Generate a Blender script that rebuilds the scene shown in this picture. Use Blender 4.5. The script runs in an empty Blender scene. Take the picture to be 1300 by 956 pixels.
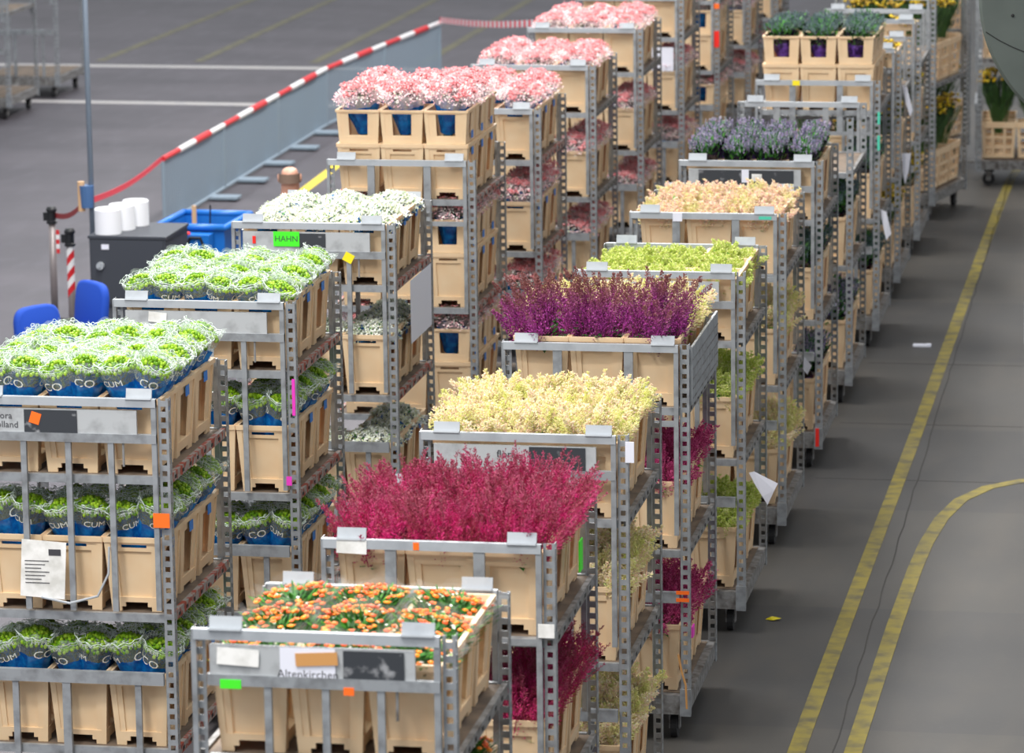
import bpy, math, random
from mathutils import Vector, Matrix
PI = math.pi
S = bpy.context.scene
C = S.collection
# ------------------------------------------------------------------ camera
cam_d = bpy.data.cameras.new('camera'); cam = bpy.data.objects.new('camera', cam_d); C.objects.link(cam)
r_ = Vector((0.98461835, 0.17427541, -0.01244115)); u_ = Vector((-0.02228179, 0.19587423, 0.98037585))
f_ = Vector((-0.17329231, 0.96501884, -0.19674453))
cam.matrix_world = Matrix(((r_.x, u_.x, -f_.x, 0), (r_.y, u_.y, -f_.y, 0), (r_.z, u_.z, -f_.z, 6.154), (0, 0, 0, 1)))
cam_d.sensor_width = 36; cam_d.lens = 36 * 5055.4 / 1300; cam_d.clip_end = 300
cam_d.dof.use_dof = True; cam_d.dof.focus_distance = 20.5; cam_d.dof.aperture_fstop = 4.2
S.camera = cam
# ------------------------------------------------------------------ world, lamps, exposure
w = bpy.data.worlds.new('hall_light'); S.world = w; w.use_nodes = True
w.node_tree.nodes['Background'].inputs[0].default_value = (0.93, 0.96, 1, 1)
w.node_tree.nodes['Background'].inputs[1].default_value = 0.56
def area(loc, sx, sy, p, col=(1, .97, .93), rot=(0, 0, 0)):
    l = bpy.data.lights.new('ceiling_lamp', 'AREA'); l.shape = 'RECTANGLE'; l.size = sx; l.size_y = sy; l.energy = p; l.color = col
    o = bpy.data.objects.new('ceiling_lamp', l); o.location = loc; o.rotation_euler = rot; C.objects.link(o)
for yy in (10, 18, 26, 34, 44):
    area((-6.5, yy, 9.5), 1.4, 6.0, 780)
area((-3.6, 12, 9.5), 5, 1.5, 520, rot=(math.radians(-18), 0, 0))
for yy in (36, 50):
    area((-14, yy, 10), 1.2, 8.0, 300, (.9, .95, 1))
S.view_settings.view_transform = 'Standard'; S.view_settings.look = 'None'
S.view_settings.gamma = 1; S.view_settings.use_curve_mapping = False; S.view_settings.exposure = 0.35
S.cycles.transparent_max_bounces = 24
S.cycles.max_bounces = 6; S.cycles.diffuse_bounces = 3

# ------------------------------------------------------------------ materials
MATS = {}
def mat(name, col, rough=.5, metal=0, var=None, noise=None, trans=0, tcol=None, alpha=1, spec=.5, zr=None, bump=0, emit=None):
    """var: list of colours picked at random per mesh island; noise: (scale, colour2, lo, hi); zr: (z0, z1, colour) blend by object height"""
    m = bpy.data.materials.new(name); m.use_nodes = True; nt = m.node_tree; N = nt.nodes; L = nt.links
    b = N['Principled BSDF']; out = N['Material Output']
    b.inputs['Base Color'].default_value = (*col, 1); b.inputs['Roughness'].default_value = rough
    b.inputs['Metallic'].default_value = metal; b.inputs['Specular IOR Level'].default_value = spec
    src = None
    if var:
        g = N.new('ShaderNodeNewGeometry'); r = N.new('ShaderNodeValToRGB'); cr = r.color_ramp; cr.interpolation = 'CONSTANT'
        cols = [col] + list(var)
        for i, c in enumerate(cols):
            if i == 0: e = cr.elements[0]; e.position = 0
            elif i == 1: e = cr.elements[1]; e.position = 1 / len(cols)
            else: e = cr.elements.new(i / len(cols))
            e.color = (*c, 1)
        L.new(g.outputs['Random Per Island'], r.inputs[0]); src = r.outputs[0]
    if noise:
        sc, c2, lo, hi = noise
        t = N.new('ShaderNodeTexCoord'); n = N.new('ShaderNodeTexNoise'); n.inputs['Scale'].default_value = sc; n.inputs['Detail'].default_value = 6
        mr = N.new('ShaderNodeMapRange'); mr.inputs[1].default_value = lo; mr.inputs[2].default_value = hi
        mx = N.new('ShaderNodeMix'); mx.data_type = 'RGBA'
        L.new(t.outputs['Object'], n.inputs['Vector']); L.new(n.outputs[0], mr.inputs[0]); L.new(mr.outputs[0], mx.inputs[0])
        if src: L.new(src, mx.inputs[6])
        else: mx.inputs[6].default_value = (*col, 1)
        mx.inputs[7].default_value = (*c2, 1); src = mx.outputs[2]
        if bump:
            bp = N.new('ShaderNodeBump'); bp.inputs['Strength'].default_value = bump; L.new(n.outputs[0], bp.inputs['Height']); L.new(bp.outputs[0], b.inputs['Normal'])
    if zr:
        z0, z1, c2 = zr
        t = N.new('ShaderNodeTexCoord'); sp = N.new('ShaderNodeSeparateXYZ'); mr = N.new('ShaderNodeMapRange')
        mr.inputs[1].default_value = z0; mr.inputs[2].default_value = z1
        mx = N.new('ShaderNodeMix'); mx.data_type = 'RGBA'
        L.new(t.outputs['Object'], sp.inputs[0]); L.new(sp.outputs[2], mr.inputs[0]); L.new(mr.outputs[0], mx.inputs[0])
        if src: L.new(src, mx.inputs[6])
        else: mx.inputs[6].default_value = (*col, 1)
        mx.inputs[7].default_value = (*c2, 1); src = mx.outputs[2]
    if src: L.new(src, b.inputs['Base Color'])
    sh = b.outputs[0]
    if trans:
        t = N.new('ShaderNodeBsdfTranslucent'); mx = N.new('ShaderNodeMixShader'); mx.inputs[0].default_value = trans
        if tcol: t.inputs[0].default_value = (*tcol, 1)
        elif src: L.new(src, t.inputs[0])
        else: t.inputs[0].default_value = (*col, 1)
        L.new(sh, mx.inputs[1]); L.new(t.outputs[0], mx.inputs[2]); sh = mx.outputs[0]
    if alpha < 1:
        t = N.new('ShaderNodeBsdfTransparent'); mx = N.new('ShaderNodeMixShader'); mx.inputs[0].default_value = alpha
        L.new(t.outputs[0], mx.inputs[1]); L.new(sh, mx.inputs[2]); sh = mx.outputs[0]
    if sh != b.outputs[0]: L.new(sh, out.inputs[0])
    MATS[name] = m
    return m
def srgb(*c):
    return tuple(((v / 255) / 12.92 if v / 255 <= .04045 else ((v / 255 + .055) / 1.055) ** 2.4) for v in c)
mat('cream_plastic', srgb(246, 222, 184), .45, trans=.2, tcol=srgb(240, 176, 100), noise=(7, srgb(240, 210, 168), .35, .75))
mat('galvanised', srgb(158, 163, 168), .42, .35, noise=(14, srgb(112, 114, 117), .45, .8))
mat('galvanised_worn', srgb(140, 140, 140), .55, .3, noise=(22, srgb(84, 78, 74), .4, .7))
mat('pale_steel', srgb(172, 178, 184), .5, .15, noise=(9, srgb(150, 156, 163), .5, .8))
mat('shelf_edge_red', srgb(150, 146, 142), .6, .2, noise=(24, srgb(150, 62, 45), .47, .56))
mat('shelf_board', srgb(120, 104, 88), .7, noise=(9, srgb(84, 74, 66), .4, .7))
mat('rubber', srgb(28, 28, 30), .7)
mat('blue_film', srgb(20, 128, 205), .25, noise=(22, srgb(12, 84, 165), .4, .62), bump=.4, trans=.2)
mat('violet_film', srgb(124, 84, 190), .3, noise=(24, srgb(44, 26, 84), .42, .6), bump=.4)
mat('dark_film', srgb(44, 34, 56), .25, noise=(20, srgb(20, 26, 22), .42, .6), bump=.4)
mat('clear_film', srgb(214, 232, 228), .12, alpha=.12, spec=.9)
mat('lace_film', srgb(226, 238, 232), .2, alpha=.16, spec=.8)
mat('glossy_film', srgb(236, 240, 240), .08, alpha=.05, spec=1)
mat('milky_film', srgb(250, 240, 240), .22, alpha=.36, spec=.8, trans=.2)
mat('white_print', srgb(232, 238, 234), .5)
mat('pale_print', srgb(214, 226, 222), .5)
mat('blue_sticker', srgb(40, 120, 205), .5)
mat('orange_sticker', srgb(255, 112, 28), .5)
mat('green_sticker', srgb(70, 235, 40), .5)
mat('yellow_sticker', srgb(245, 225, 30), .5)
mat('pink_sticker', srgb(230, 60, 190), .5)
mat('red_sticker', srgb(240, 40, 30), .5)
mat('teal_sticker', srgb(80, 205, 175), .5)
mat('paper', srgb(226, 228, 240), .7)
mat('paper_worn', srgb(238, 238, 236), .7, noise=(14, srgb(205, 205, 200), .4, .7))
mat('brown_tape', srgb(205, 150, 90), .3)
mat('ink', srgb(60, 60, 66), .7)
mat('black_print', srgb(52, 56, 62), .5, noise=(11, srgb(150, 152, 156), .57, .66))
mat('plate_grey', srgb(176, 180, 183), .55, .05, noise=(12, srgb(150, 153, 156), .5, .75))
GREEN = srgb(60, 120, 40)
mat('berry_green', srgb(122, 166, 20), .35, var=[srgb(142, 186, 32), srgb(98, 146, 18), srgb(162, 198, 52)], trans=.1)
mat('leaf_dark', srgb(34, 68, 34), .5, var=[srgb(52, 92, 44), srgb(26, 52, 30)])
mat('leaf_mid', srgb(52, 120, 34), .45, var=[srgb(76, 146, 44), srgb(38, 92, 30)])
mat('stem_green', srgb(70, 104, 50), .6)
mat('petal_white', srgb(240, 244, 236), .5, var=[srgb(226, 234, 220), srgb(250, 250, 246), srgb(214, 222, 190)])
mat('bead_yellow', srgb(206, 200, 110), .5)
mat('berry_pink', srgb(242, 150, 152), .4, var=[srgb(228, 118, 124), srgb(250, 184, 186), srgb(240, 164, 168)], trans=.1)
mat('floret_pink', srgb(252, 216, 222), .5, var=[srgb(254, 232, 236), srgb(248, 184, 194)], trans=.25)
mat('plume_crimson', srgb(186, 58, 96), .6, var=[srgb(170, 66, 90), srgb(206, 52, 120), srgb(160, 56, 82), srgb(196, 88, 106)], noise=(10, srgb(232, 44, 140), .47, .6), zr=(.45, .60, srgb(146, 74, 88)), trans=.3)
mat('plume_magenta', srgb(210, 70, 140), .55, var=[srgb(224, 104, 158), srgb(176, 54, 110)], trans=.3)
mat('plume_violet', srgb(176, 58, 156), .55, var=[srgb(222, 96, 204), srgb(150, 56, 128), srgb(140, 62, 104)], zr=(.50, .63, srgb(150, 94, 90)), trans=.3)
mat('plume_cream', srgb(255, 246, 214), .6, var=[srgb(255, 238, 218), srgb(246, 245, 184), srgb(255, 250, 230), srgb(254, 228, 212)], noise=(5, srgb(240, 242, 168), .52, .64), trans=.5)
mat('plume_pinkish', srgb(255, 238, 220), .6, var=[srgb(255, 226, 212), srgb(248, 244, 196), srgb(255, 246, 232), srgb(250, 214, 202)], noise=(5, srgb(240, 240, 176), .54, .64), trans=.5)
mat('plume_lime', srgb(232, 238, 146), .6, var=[srgb(214, 228, 116), srgb(242, 244, 180), srgb(196, 218, 98)], trans=.35)
mat('spike_lavender', srgb(150, 138, 180), .6, var=[srgb(116, 104, 150), srgb(206, 190, 220), srgb(150, 120, 160), srgb(104, 134, 128), srgb(84, 110, 84)])
mat('spike_grey', srgb(96, 118, 124), .6, var=[srgb(70, 90, 96), srgb(120, 138, 146), srgb(70, 96, 78)])
mat('orange_bloom', srgb(255, 118, 14), .45, var=[srgb(252, 150, 24), srgb(238, 92, 40)])
mat('yellow_bloom', srgb(206, 168, 20), .5, var=[srgb(240, 210, 30), srgb(150, 116, 20)])
mat('line_yellow', srgb(138, 124, 46), .6, noise=(7, srgb(88, 82, 58), .42, .7))
mat('line_yellow_left', srgb(104, 100, 76), .6, noise=(5, srgb(82, 80, 74), .45, .7))
mat('line_bright', srgb(240, 214, 60), .5)
mat('line_white', srgb(176, 172, 170), .6, noise=(5, srgb(160, 160, 164), .5, .75))
mat('crack_dark', srgb(64, 62, 60), .9)
mat('skin', srgb(200, 150, 128), .5, noise=(14, srgb(176, 124, 104), .5, .75))
mat('hair_short', srgb(126, 104, 90), .8)
mat('vest', srgb(214, 240, 40), .7)
mat('trousers', srgb(36, 42, 60), .8)
mat('shoe_black', srgb(24, 24, 26), .6)
mat('blue_paint', srgb(24, 110, 200), .4)
mat('blue_cloth', srgb(18, 72, 180), .8)
mat('cabinet_grey', srgb(58, 62, 70), .5)
mat('cabinet_base', srgb(82, 86, 94), .6)
mat('tissue', srgb(236, 238, 244), .8)
mat('wood', srgb(206, 168, 128), .6)
mat('red_tape', srgb(206, 36, 44), .45)
mat('bright_tape', srgb(236, 50, 76), .45)
mat('white_tape', srgb(232, 232, 234), .45)
mat('belt_red', srgb(150, 34, 40), .6)
mat('fence_steel', srgb(142, 158, 172), .5, .2)
mat('post_steel', srgb(150, 142, 142), .35, .4)
mat('black_plastic', srgb(26, 28, 32), .4)
mat('pole_grey', srgb(112, 124, 138), .5, .2)
mat('duct', srgb(86, 94, 90), .55, noise=(3, srgb(78, 86, 82), .4, .7))
mat('device_blue', srgb(70, 104, 150), .4)
# floor: concrete, bluer and darker in the left hall
def floor_mat():
    m = bpy.data.materials.new('concrete'); m.use_nodes = True; nt = m.node_tree; N = nt.nodes; L = nt.links; b = N['Principled BSDF']
    t = N.new('ShaderNodeTexCoord'); sp = N.new('ShaderNodeSeparateXYZ'); L.new(t.outputs['Object'], sp.inputs[0])
    def noise(scale, det=6, vec=None, sy=1):
        n = N.new('ShaderNodeTexNoise'); n.inputs['Scale'].default_value = scale; n.inputs['Detail'].default_value = det
        mp = N.new('ShaderNodeMapping'); mp.inputs['Scale'].default_value = (1, sy, 1); L.new(t.outputs['Object'], mp.inputs[0]); L.new(mp.outputs[0], n.inputs[0]); return n.outputs[0]
    def rng(v, a, b_, c=0, d=1):
        r = N.new('ShaderNodeMapRange'); L.new(v, r.inputs[0]); r.inputs[1].default_value = a; r.inputs[2].default_value = b_; r.inputs[3].default_value = c; r.inputs[4].default_value = d; return r.outputs[0]
    def mix(f, a, b_):
        x = N.new('ShaderNodeMix'); x.data_type = 'RGBA'; L.new(f, x.inputs[0])
        for i, v in ((6, a), (7, b_)):
            if isinstance(v, tuple): x.inputs[i].default_value = (*v, 1)
            else: L.new(v, x.inputs[i])
        return x.outputs[2]
    right = mix(rng(noise(.9), .35, .7), srgb(70, 68, 65), srgb(55, 54, 53))
    right = mix(rng(noise(4, 8, sy=.35), .45, .75, 0, .6), right, srgb(82, 76, 68))
    right = mix(rng(noise(40, 4), .55, .75, 0, .5), right, srgb(76, 76, 76))
    left = mix(rng(noise(.5, 5, sy=2), .35, .7), srgb(84, 80, 86), srgb(69, 66, 72))
    left = mix(rng(noise(5, 6, sy=.3), .5, .8, 0, .5), left, srgb(98, 95, 102))
    # bright and shaded bands painted into the aisle floor colour, alternating every 2.6 m
    mod = N.new('ShaderNodeMath'); mod.operation = 'MODULO'; mod.inputs[1].default_value = 5.2; L.new(sp.outputs[1], mod.inputs[0])
    band = rng(mod.outputs[0], 2.58, 2.6); shade_bands = mix(band, srgb(58, 58, 59), srgb(80, 77, 72))
    mxs = N.new('ShaderNodeMix'); mxs.data_type = 'RGBA'; mxs.blend_type = 'MIX'; mxs.inputs[0].default_value = .35; L.new(right, mxs.inputs[6]); L.new(shade_bands, mxs.inputs[7])
    side = rng(sp.outputs[0], -6.2, -4.2)
    L.new(mix(side, left, mxs.outputs[2]), b.inputs['Base Color'])
    b.inputs['Roughness'].default_value = .55
    bp = N.new('ShaderNodeBump'); bp.inputs['Strength'].default_value = .15; L.new(noise(30), bp.inputs['Height']); L.new(bp.outputs[0], b.inputs['Normal'])
    MATS['concrete'] = m
floor_mat()

# ------------------------------------------------------------------ mesh builder
class MB:
    def __init__(s): s.v = []; s.f = []; s.m = []; s.cur = 0; s.mats = []
    def use(s, name):
        if name not in s.mats: s.mats.append(name)
        s.cur = s.mats.index(name); return s
    def add(s, vs, fs):
        o = len(s.v); s.v += [tuple(v) for v in vs]
        for f in fs: s.f.append(tuple(o + i for i in f)); s.m.append(s.cur)
    def box(s, x0, y0, z0, x1, y1, z1, M=None):
        vs = [(x, y, z) for z in (z0, z1) for y in (y0, y1) for x in (x0, x1)]
        if M is not None: vs = [M @ Vector(v) for v in vs]
        s.add(vs, [(0, 2, 3, 1), (4, 5, 7, 6), (0, 1, 5, 4), (2, 6, 7, 3), (0, 4, 6, 2), (1, 3, 7, 5)])
    def tube(s, pts, r, n=8, cap=True):
        pts = [Vector(p) for p in pts]; rs = r if isinstance(r, (list, tuple)) else [r] * len(pts); vs = []
        prev = None
        for i, p in enumerate(pts):
            d = (pts[min(i + 1, len(pts) - 1)] - pts[max(i - 1, 0)]).normalized()
            a = prev if prev is not None else (Vector((1, 0, 0)) if abs(d.x) < .9 else Vector((0, 1, 0)))
            a = (a - d * a.dot(d)).normalized(); b = d.cross(a); prev = a
            for k in range(n):
                t = 2 * PI * k / n; vs.append(p + (a * math.cos(t) + b * math.sin(t)) * rs[i])
        fs = [(i * n + k, i * n + (k + 1) % n, (i + 1) * n + (k + 1) % n, (i + 1) * n + k) for i in range(len(pts) - 1) for k in range(n)]
        if cap: fs += [tuple(reversed(range(n))), tuple(range((len(pts) - 1) * n, len(pts) * n))]
        s.add(vs, fs)
    def lathe(s, prof, n=24, c=(0, 0, 0)):
        vs = []; fs = []
        for r, z in prof:
            for k in range(n):
                t = 2 * PI * k / n; vs.append((c[0] + r * math.cos(t), c[1] + r * math.sin(t), c[2] + z))
        for i in range(len(prof) - 1):
            for k in range(n): fs.append((i * n + k, i * n + (k + 1) % n, (i + 1) * n + (k + 1) % n, (i + 1) * n + k))
        s.add(vs, fs)
    def ball(s, c, r, n=6, m=4, sq=(1, 1, 1)):
        vs = [(c[0], c[1], c[2] - r * sq[2])]
        for i in range(1, m):
            a = PI * i / m - PI / 2
            for k in range(n):
                t = 2 * PI * k / n; vs.append((c[0] + r * sq[0] * math.cos(a) * math.cos(t), c[1] + r * sq[1] * math.cos(a) * math.sin(t), c[2] + r * sq[2] * math.sin(a)))
        vs.append((c[0], c[1], c[2] + r * sq[2])); top = len(vs) - 1; fs = []
        for k in range(n):
            k2 = (k + 1) % n; fs.append((0, 1 + k2, 1 + k)); fs.append((top, 1 + (m - 2) * n + k, 1 + (m - 2) * n + k2))
            for i in range(m - 2): fs.append((1 + i * n + k, 1 + i * n + k2, 1 + (i + 1) * n + k2, 1 + (i + 1) * n + k))
        s.add(vs, fs)
    def spike(s, p, d, l, w):
        d = d.normalized(); a = d.orthogonal().normalized(); b = d.cross(a); q = p + d * l * .35
        s.add([p, q + a * w, q - a * .5 * w + b * .87 * w, q - a * .5 * w - b * .87 * w, p + d * l], [(0, 2, 1), (0, 3, 2), (0, 1, 3), (1, 2, 4), (2, 3, 4), (3, 1, 4)])
    def leaf(s, p, d, l, w, up=None):
        d = d.normalized(); side = d.cross(up or Vector((0, 0, 1)))
        if side.length < 1e-3: side = Vector((1, 0, 0))
        side.normalize(); n = side.cross(d)
        s.add([p, p + d * l * .45 + side * w, p + d * l * .45 - side * w, p + d * l + n * (-l * .12), p + d * l * .45 - n * w * .3], [(0, 4, 1), (4, 3, 1), (0, 2, 4), (2, 3, 4)])
    def mesh(s, name, smooth=False):
        me = bpy.data.meshes.new(name); me.from_pydata(s.v, [], s.f)
        for m in s.mats: me.materials.append(MATS[m])
        me.polygons.foreach_set('material_index', s.m)
        if smooth: me.polygons.foreach_set('use_smooth', [True] * len(s.f))
        me.update(); return me
    def build(s, name, parent=None, smooth=False): return ob(name, s.mesh(name, smooth), parent)
def ob(name, me, parent=None, loc=None):
    o = bpy.data.objects.new(name, me); C.objects.link(o)
    if parent: o.parent = parent
    if loc: o.location = loc
    return o
def tag(o, label=None, cat=None, group=None, kind=None):
    if label: o['label'] = label
    if cat: o['category'] = cat
    if group: o['group'] = group
    if kind: o['kind'] = kind
    return o
def empty(name, loc, rz=0, label=None, cat=None, group=None):
    o = bpy.data.objects.new(name, None); C.objects.link(o); o.location = loc; o.rotation_euler = (0, 0, rz); o.empty_display_size = .1
    return tag(o, label, cat, group)
def text_mesh(txt, size, matname):
    cu = bpy.data.curves.new('t', 'FONT'); cu.body = txt; cu.size = size; cu.align_x = 'CENTER'; cu.align_y = 'CENTER'; cu.resolution_u = 2
    o = bpy.data.objects.new('t', cu); C.objects.link(o); bpy.context.view_layer.update()
    me = bpy.data.meshes.new_from_object(o.evaluated_get(bpy.context.evaluated_depsgraph_get()))
    bpy.data.objects.remove(o); me.materials.clear(); me.materials.append(MATS[matname]); return me

# ------------------------------------------------------------------ floor and painted lines
m = MB().use('concrete'); m.box(-40, 5, -.2, 25, 90, 0); tag(m.build('floor'), kind='structure')
def strip(name, pts, wd, mt, z=.003):
    m = MB().use(mt); P = [Vector((p[0], p[1], 0)) for p in pts]; vs = []
    for i, p in enumerate(P):
        d = (P[min(i + 1, len(P) - 1)] - P[max(i - 1, 0)]).normalized(); n = Vector((-d.y, d.x, 0))
        for sgn in (1, -1):
            for zz in (0.0002, z): q = p + n * sgn * wd / 2; vs.append((q.x, q.y, zz))
    fs = []
    for i in range(len(P) - 1):
        a = i * 4; b = a + 4; fs += [(a + 1, b + 1, b + 3, a + 3), (a, b, b + 1, a + 1), (a + 2, a + 3, b + 3, b + 2)]
    fs += [(0, 1, 3, 2), (len(vs) - 4, len(vs) - 2, len(vs) - 1, len(vs) - 3)]
    m.add(vs, fs); return tag(m.build(name), kind='structure')
strip('trim_1', [(-2.14, 14), (-2.14, 22), (-2.12, 28), (-2.12, 34), (-2.118, 39), (-2.1, 41), (-1.95, 44), (-1.6, 47)], .095, 'line_yellow')
cv = [(-1.845, 14), (-1.842, 20), (-1.835, 23), (-1.82, 24.4), (-1.80, 25.1), (-1.75, 25.8), (-1.66, 26.35), (-1.5, 26.75), (-1.28, 26.98), (-.9, 27.05), (1, 27.06)]
strip('trim_2', cv, .095, 'line_yellow')
rnd = random.Random(5)
ck = [(-1.958 - (y - 21.75) * .0078 + rnd.uniform(-.008, .008), y) for y in [14 + i * .35 for i in range(92)]]
strip('trim_3', ck, .007, 'crack_dark')
strip('trim_4', [(-24, 49.95), (-5.2, 49.6)], .26, 'line_white')
strip('trim_5', [(-24, 46.6), (-5.2, 45.9)], .24, 'line_white')
strip('trim_6', [(-14.47, 50.3), (-14.2, 62)], .13, 'line_yellow_left')
strip('trim_7', [(-13.15, 50.3), (-13.05, 62)], .13, 'line_yellow_left')
strip('trim_8', [(-10.15, 50.3), (-10.1, 62)], .13, 'line_yellow_left')
strip('trim_9', [(-11.6, 50.3), (-11.5, 62)], .13, 'line_yellow_left')
strip('trim_10', [(-9.22, 38.5), (-9.36, 44.0)], .11, 'line_bright')
for i, yj in enumerate((26.9, 28.75, 31.05)):
    strip('trim_%d' % (11 + i), [(-2.7, yj), (1.5, yj)], .010, 'crack_dark', .0012)

# ------------------------------------------------------------------ bucket
def shell(m, w0, d0, w1, d1, h, zs, walls, t=.012):
    """tapered four-wall shell; walls = {'f': (us, cellfn), 's': (us, cellfn)}; cellfn(i,j) -> depth or None for a hole"""
    def wall(P, us, fn):   # P(u,z,depth)->point
        nu, nz = len(us) - 1, len(zs) - 1
        D = [[fn(i, j) for j in range(nz)] for i in range(nu)]
        for i in range(nu):
            for j in range(nz):
                d = D[i][j]
                if d is None: continue
                u0, u1, z0, z1 = us[i], us[i + 1], zs[j], zs[j + 1]
                m.add([P(u0, z0, d), P(u1, z0, d), P(u1, z1, d), P(u0, z1, d)], [(0, 1, 2, 3)])
                e = max(t, d + .004); m.add([P(u0, z0, e), P(u1, z0, e), P(u1, z1, e), P(u0, z1, e)], [(3, 2, 1, 0)])
        def edge(a, b, p0, p1):
            if a is None and b is None: return
            aa = t if a is None else a; bb = t if b is None else b
            if abs(aa - bb) < 1e-6: return
            m.add([P(*p0, aa), P(*p1, aa), P(*p1, bb), P(*p0, bb)], [(0, 1, 2, 3)])
        for i in range(nu + 1):
            for j in range(nz):
                a = D[i - 1][j] if i > 0 else 0; b = D[i][j] if i < nu else 0
                edge(a, b, (us[i], zs[j]), (us[i], zs[j + 1]))
        for i in range(nu):
            for j in range(nz + 1):
                a = D[i][j - 1] if j > 0 else None; b = D[i][j] if j < nz else None
                edge(a, b, (us[i], zs[j]), (us[i + 1], zs[j]))
    def wd(z): return w0 + (w1 - w0) * z / h
    def dp(z): return d0 + (d1 - d0) * z / h
    F = walls['f']; G = walls['s']
    wall(lambda u, z, d: ((u - .5) * wd(z), -dp(z) / 2 + d, z), *F)
    wall(lambda u, z, d: ((.5 - u) * wd(z), dp(z) / 2 - d, z), *F)
    wall(lambda u, z, d: (wd(z) / 2 - d, (u - .5) * dp(z), z), *G)
    wall(lambda u, z, d: (-wd(z) / 2 + d, (.5 - u) * dp(z), z), *G)
BH = .37
def bucket_mesh(slot):
    m = MB().use('cream_plastic')
    zs = [0, .022, .045, .07, .30, .318, .335, .345, BH]; us = [0, .1, .2, .28, .72, .8, .9, 1]; nz = len(zs) - 1
    def ff(i, j):
        if j == 0 and 2 <= i <= 4: return None
        if j == 1 and i == 3: return None
        if j >= nz - 1: return -.007
        if 2 <= i <= 4 and j == 3: return .017
        if slot and i == 3 and j == 5: return None
        if i in (0, 6) or j == nz - 2 or j <= 2: return 0
        return .005
    us2 = [0, .07, .24, .29, .71, .76, .93, 1]
    def fs_(i, j):
        if j == 0 and 2 <= i <= 4: return None
        if j >= nz - 1: return -.007
        if i in (3,) and j == 3: return None  # invented opening in place of a closed recess, so its inside falls in shade
        if i in (2, 4) and j == 3: return .009
        if i in (0, 6): return 0
        if j <= 2: return .002
        return .007
    shell(m, .245, .315, .292, .392, BH, zs, {'f': (us, ff), 's': (us2, fs_)}, .013)
    m.box(-.11, -.145, .046, .11, .145, .056)
    return m.mesh('bucket')
def collar_mesh():
    m = MB().use('cream_plastic'); h = .225
    zs = [0, .012, .045, .055, .185, .20, .21, h]; us = [0, .09, .27, .73, .91, 1]
    def ff(i, j):
        if j == 6: return -.008
        if i == 2 and j in (3, 4): return None if j == 3 or j == 4 else 0
        return 0 if i in (0, 4) or j < 2 or j == 5 else .003
    us2 = [0, .07, .36, .64, .93, 1]
    shell(m, .262, .36, .292, .392, h, zs, {'f': (us, ff), 's': (us2, ff)})
    return m.mesh('bucket_collar')
def crate_mesh():
    m = MB().use('cream_plastic')
    zs = [0, .03, .1, .13, .2, .225, .31, BH]; us = [0, .1, .28, .36, .64, .72, .9, 1]
    def ff(i, j):
        if j in (1, 3, 5) and i in (1, 3, 5): return None
        if j == 6: return -.006
        return 0
    shell(m, .25, .345, .292, .392, BH, zs, {'f': (us, ff), 's': (us, ff)})
    m.box(-.122, -.168, .03, .122, .168, .04)
    return m.mesh('flower_crate')
ME_BUCKET, ME_BUCKET2, ME_COLLAR, ME_CRATE = bucket_mesh(True), bucket_mesh(False), collar_mesh(), crate_mesh()
lm = MB().use('blue_sticker'); lm.box(.1455, -.035, .285, .1485, .035, .335); ME_STICK = lm.mesh('sticker')

# ------------------------------------------------------------------ flower bunches; origin on the bucket floor
def rv(r): a = r.uniform(0, 2 * PI); return Vector((math.cos(a), math.sin(a), 0))
def stems(m, r, h, n=9, rr=.03, fan=.7):
    m.use('stem_green')
    for i in range(n):
        d = rv(r); p = d * r.uniform(.004, rr); m.tube([p + Vector((0, 0, .15)), p + Vector((0, 0, h * .6)), p + d * rr * fan + Vector((0, 0, h))], [.004, .0035, .0025], 4, False)
def sleeve(h0, h1, r0, r1, blue, clear, seed, split=.45, ruf=.012, n=28):
    r = random.Random(seed); m = MB(); rows = 7; ph = r.uniform(0, 6); vs = []
    for i in range(rows + 1):
        t = i / rows
        for k in range(n):
            a = 2 * PI * k / n; R = r0 + (r1 - r0) * t ** 1.2 + (math.sin(7 * a + ph) * ruf * .7 + math.sin(13 * a) * ruf * .4 + r.uniform(-1, 1) * ruf * .3) * t
            vs.append((R * math.cos(a), R * math.sin(a), h0 + (h1 - h0) * t + (math.sin(4 * a + ph) * .02 * t if i == rows else 0)))
    for i in range(rows):
        m.use(blue if (i + .5) / rows < split else clear)
    o = 0
    m.v = vs
    for i in range(rows):
        m.use(blue if (i + .5) / rows < split else clear)
        for k in range(n):
            m.f.append((i * n + k, i * n + (k + 1) % n, (i + 1) * n + (k + 1) % n, (i + 1) * n + k)); m.m.append(m.cur)
    return m.mesh('sleeve', True)
TXT = {}
def wrapped(words, h0, h1, r0, r1, seed):
    """words: (text, size, t along sleeve, angle) bent round the sleeve"""
    vs = []; fs = []; mats = MATS['white_print']
    for txt, size, t0, ang in words:
        if (txt, size) not in TXT:
            me = text_mesh(txt, size, 'white_print'); TXT[(txt, size)] = ([v.co.copy() for v in me.vertices], [tuple(p.vertices) for p in me.polygons]); bpy.data.meshes.remove(me)
        V, F = TXT[(txt, size)]; o = len(vs)
        for v in V:
            t = t0 + v.y / (h1 - h0) / 1.12; R = r0 + (r1 - r0) * max(t, 0) ** 1.2 + .004; a = ang + v.x / R
            vs.append((R * math.cos(a), R * math.sin(a), h0 + (h1 - h0) * t))
        fs += [tuple(o + i for i in f) for f in F]
    me = bpy.data.meshes.new('lettering'); me.from_pydata(vs, [], fs); me.materials.append(mats); me.update(); return me
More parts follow.
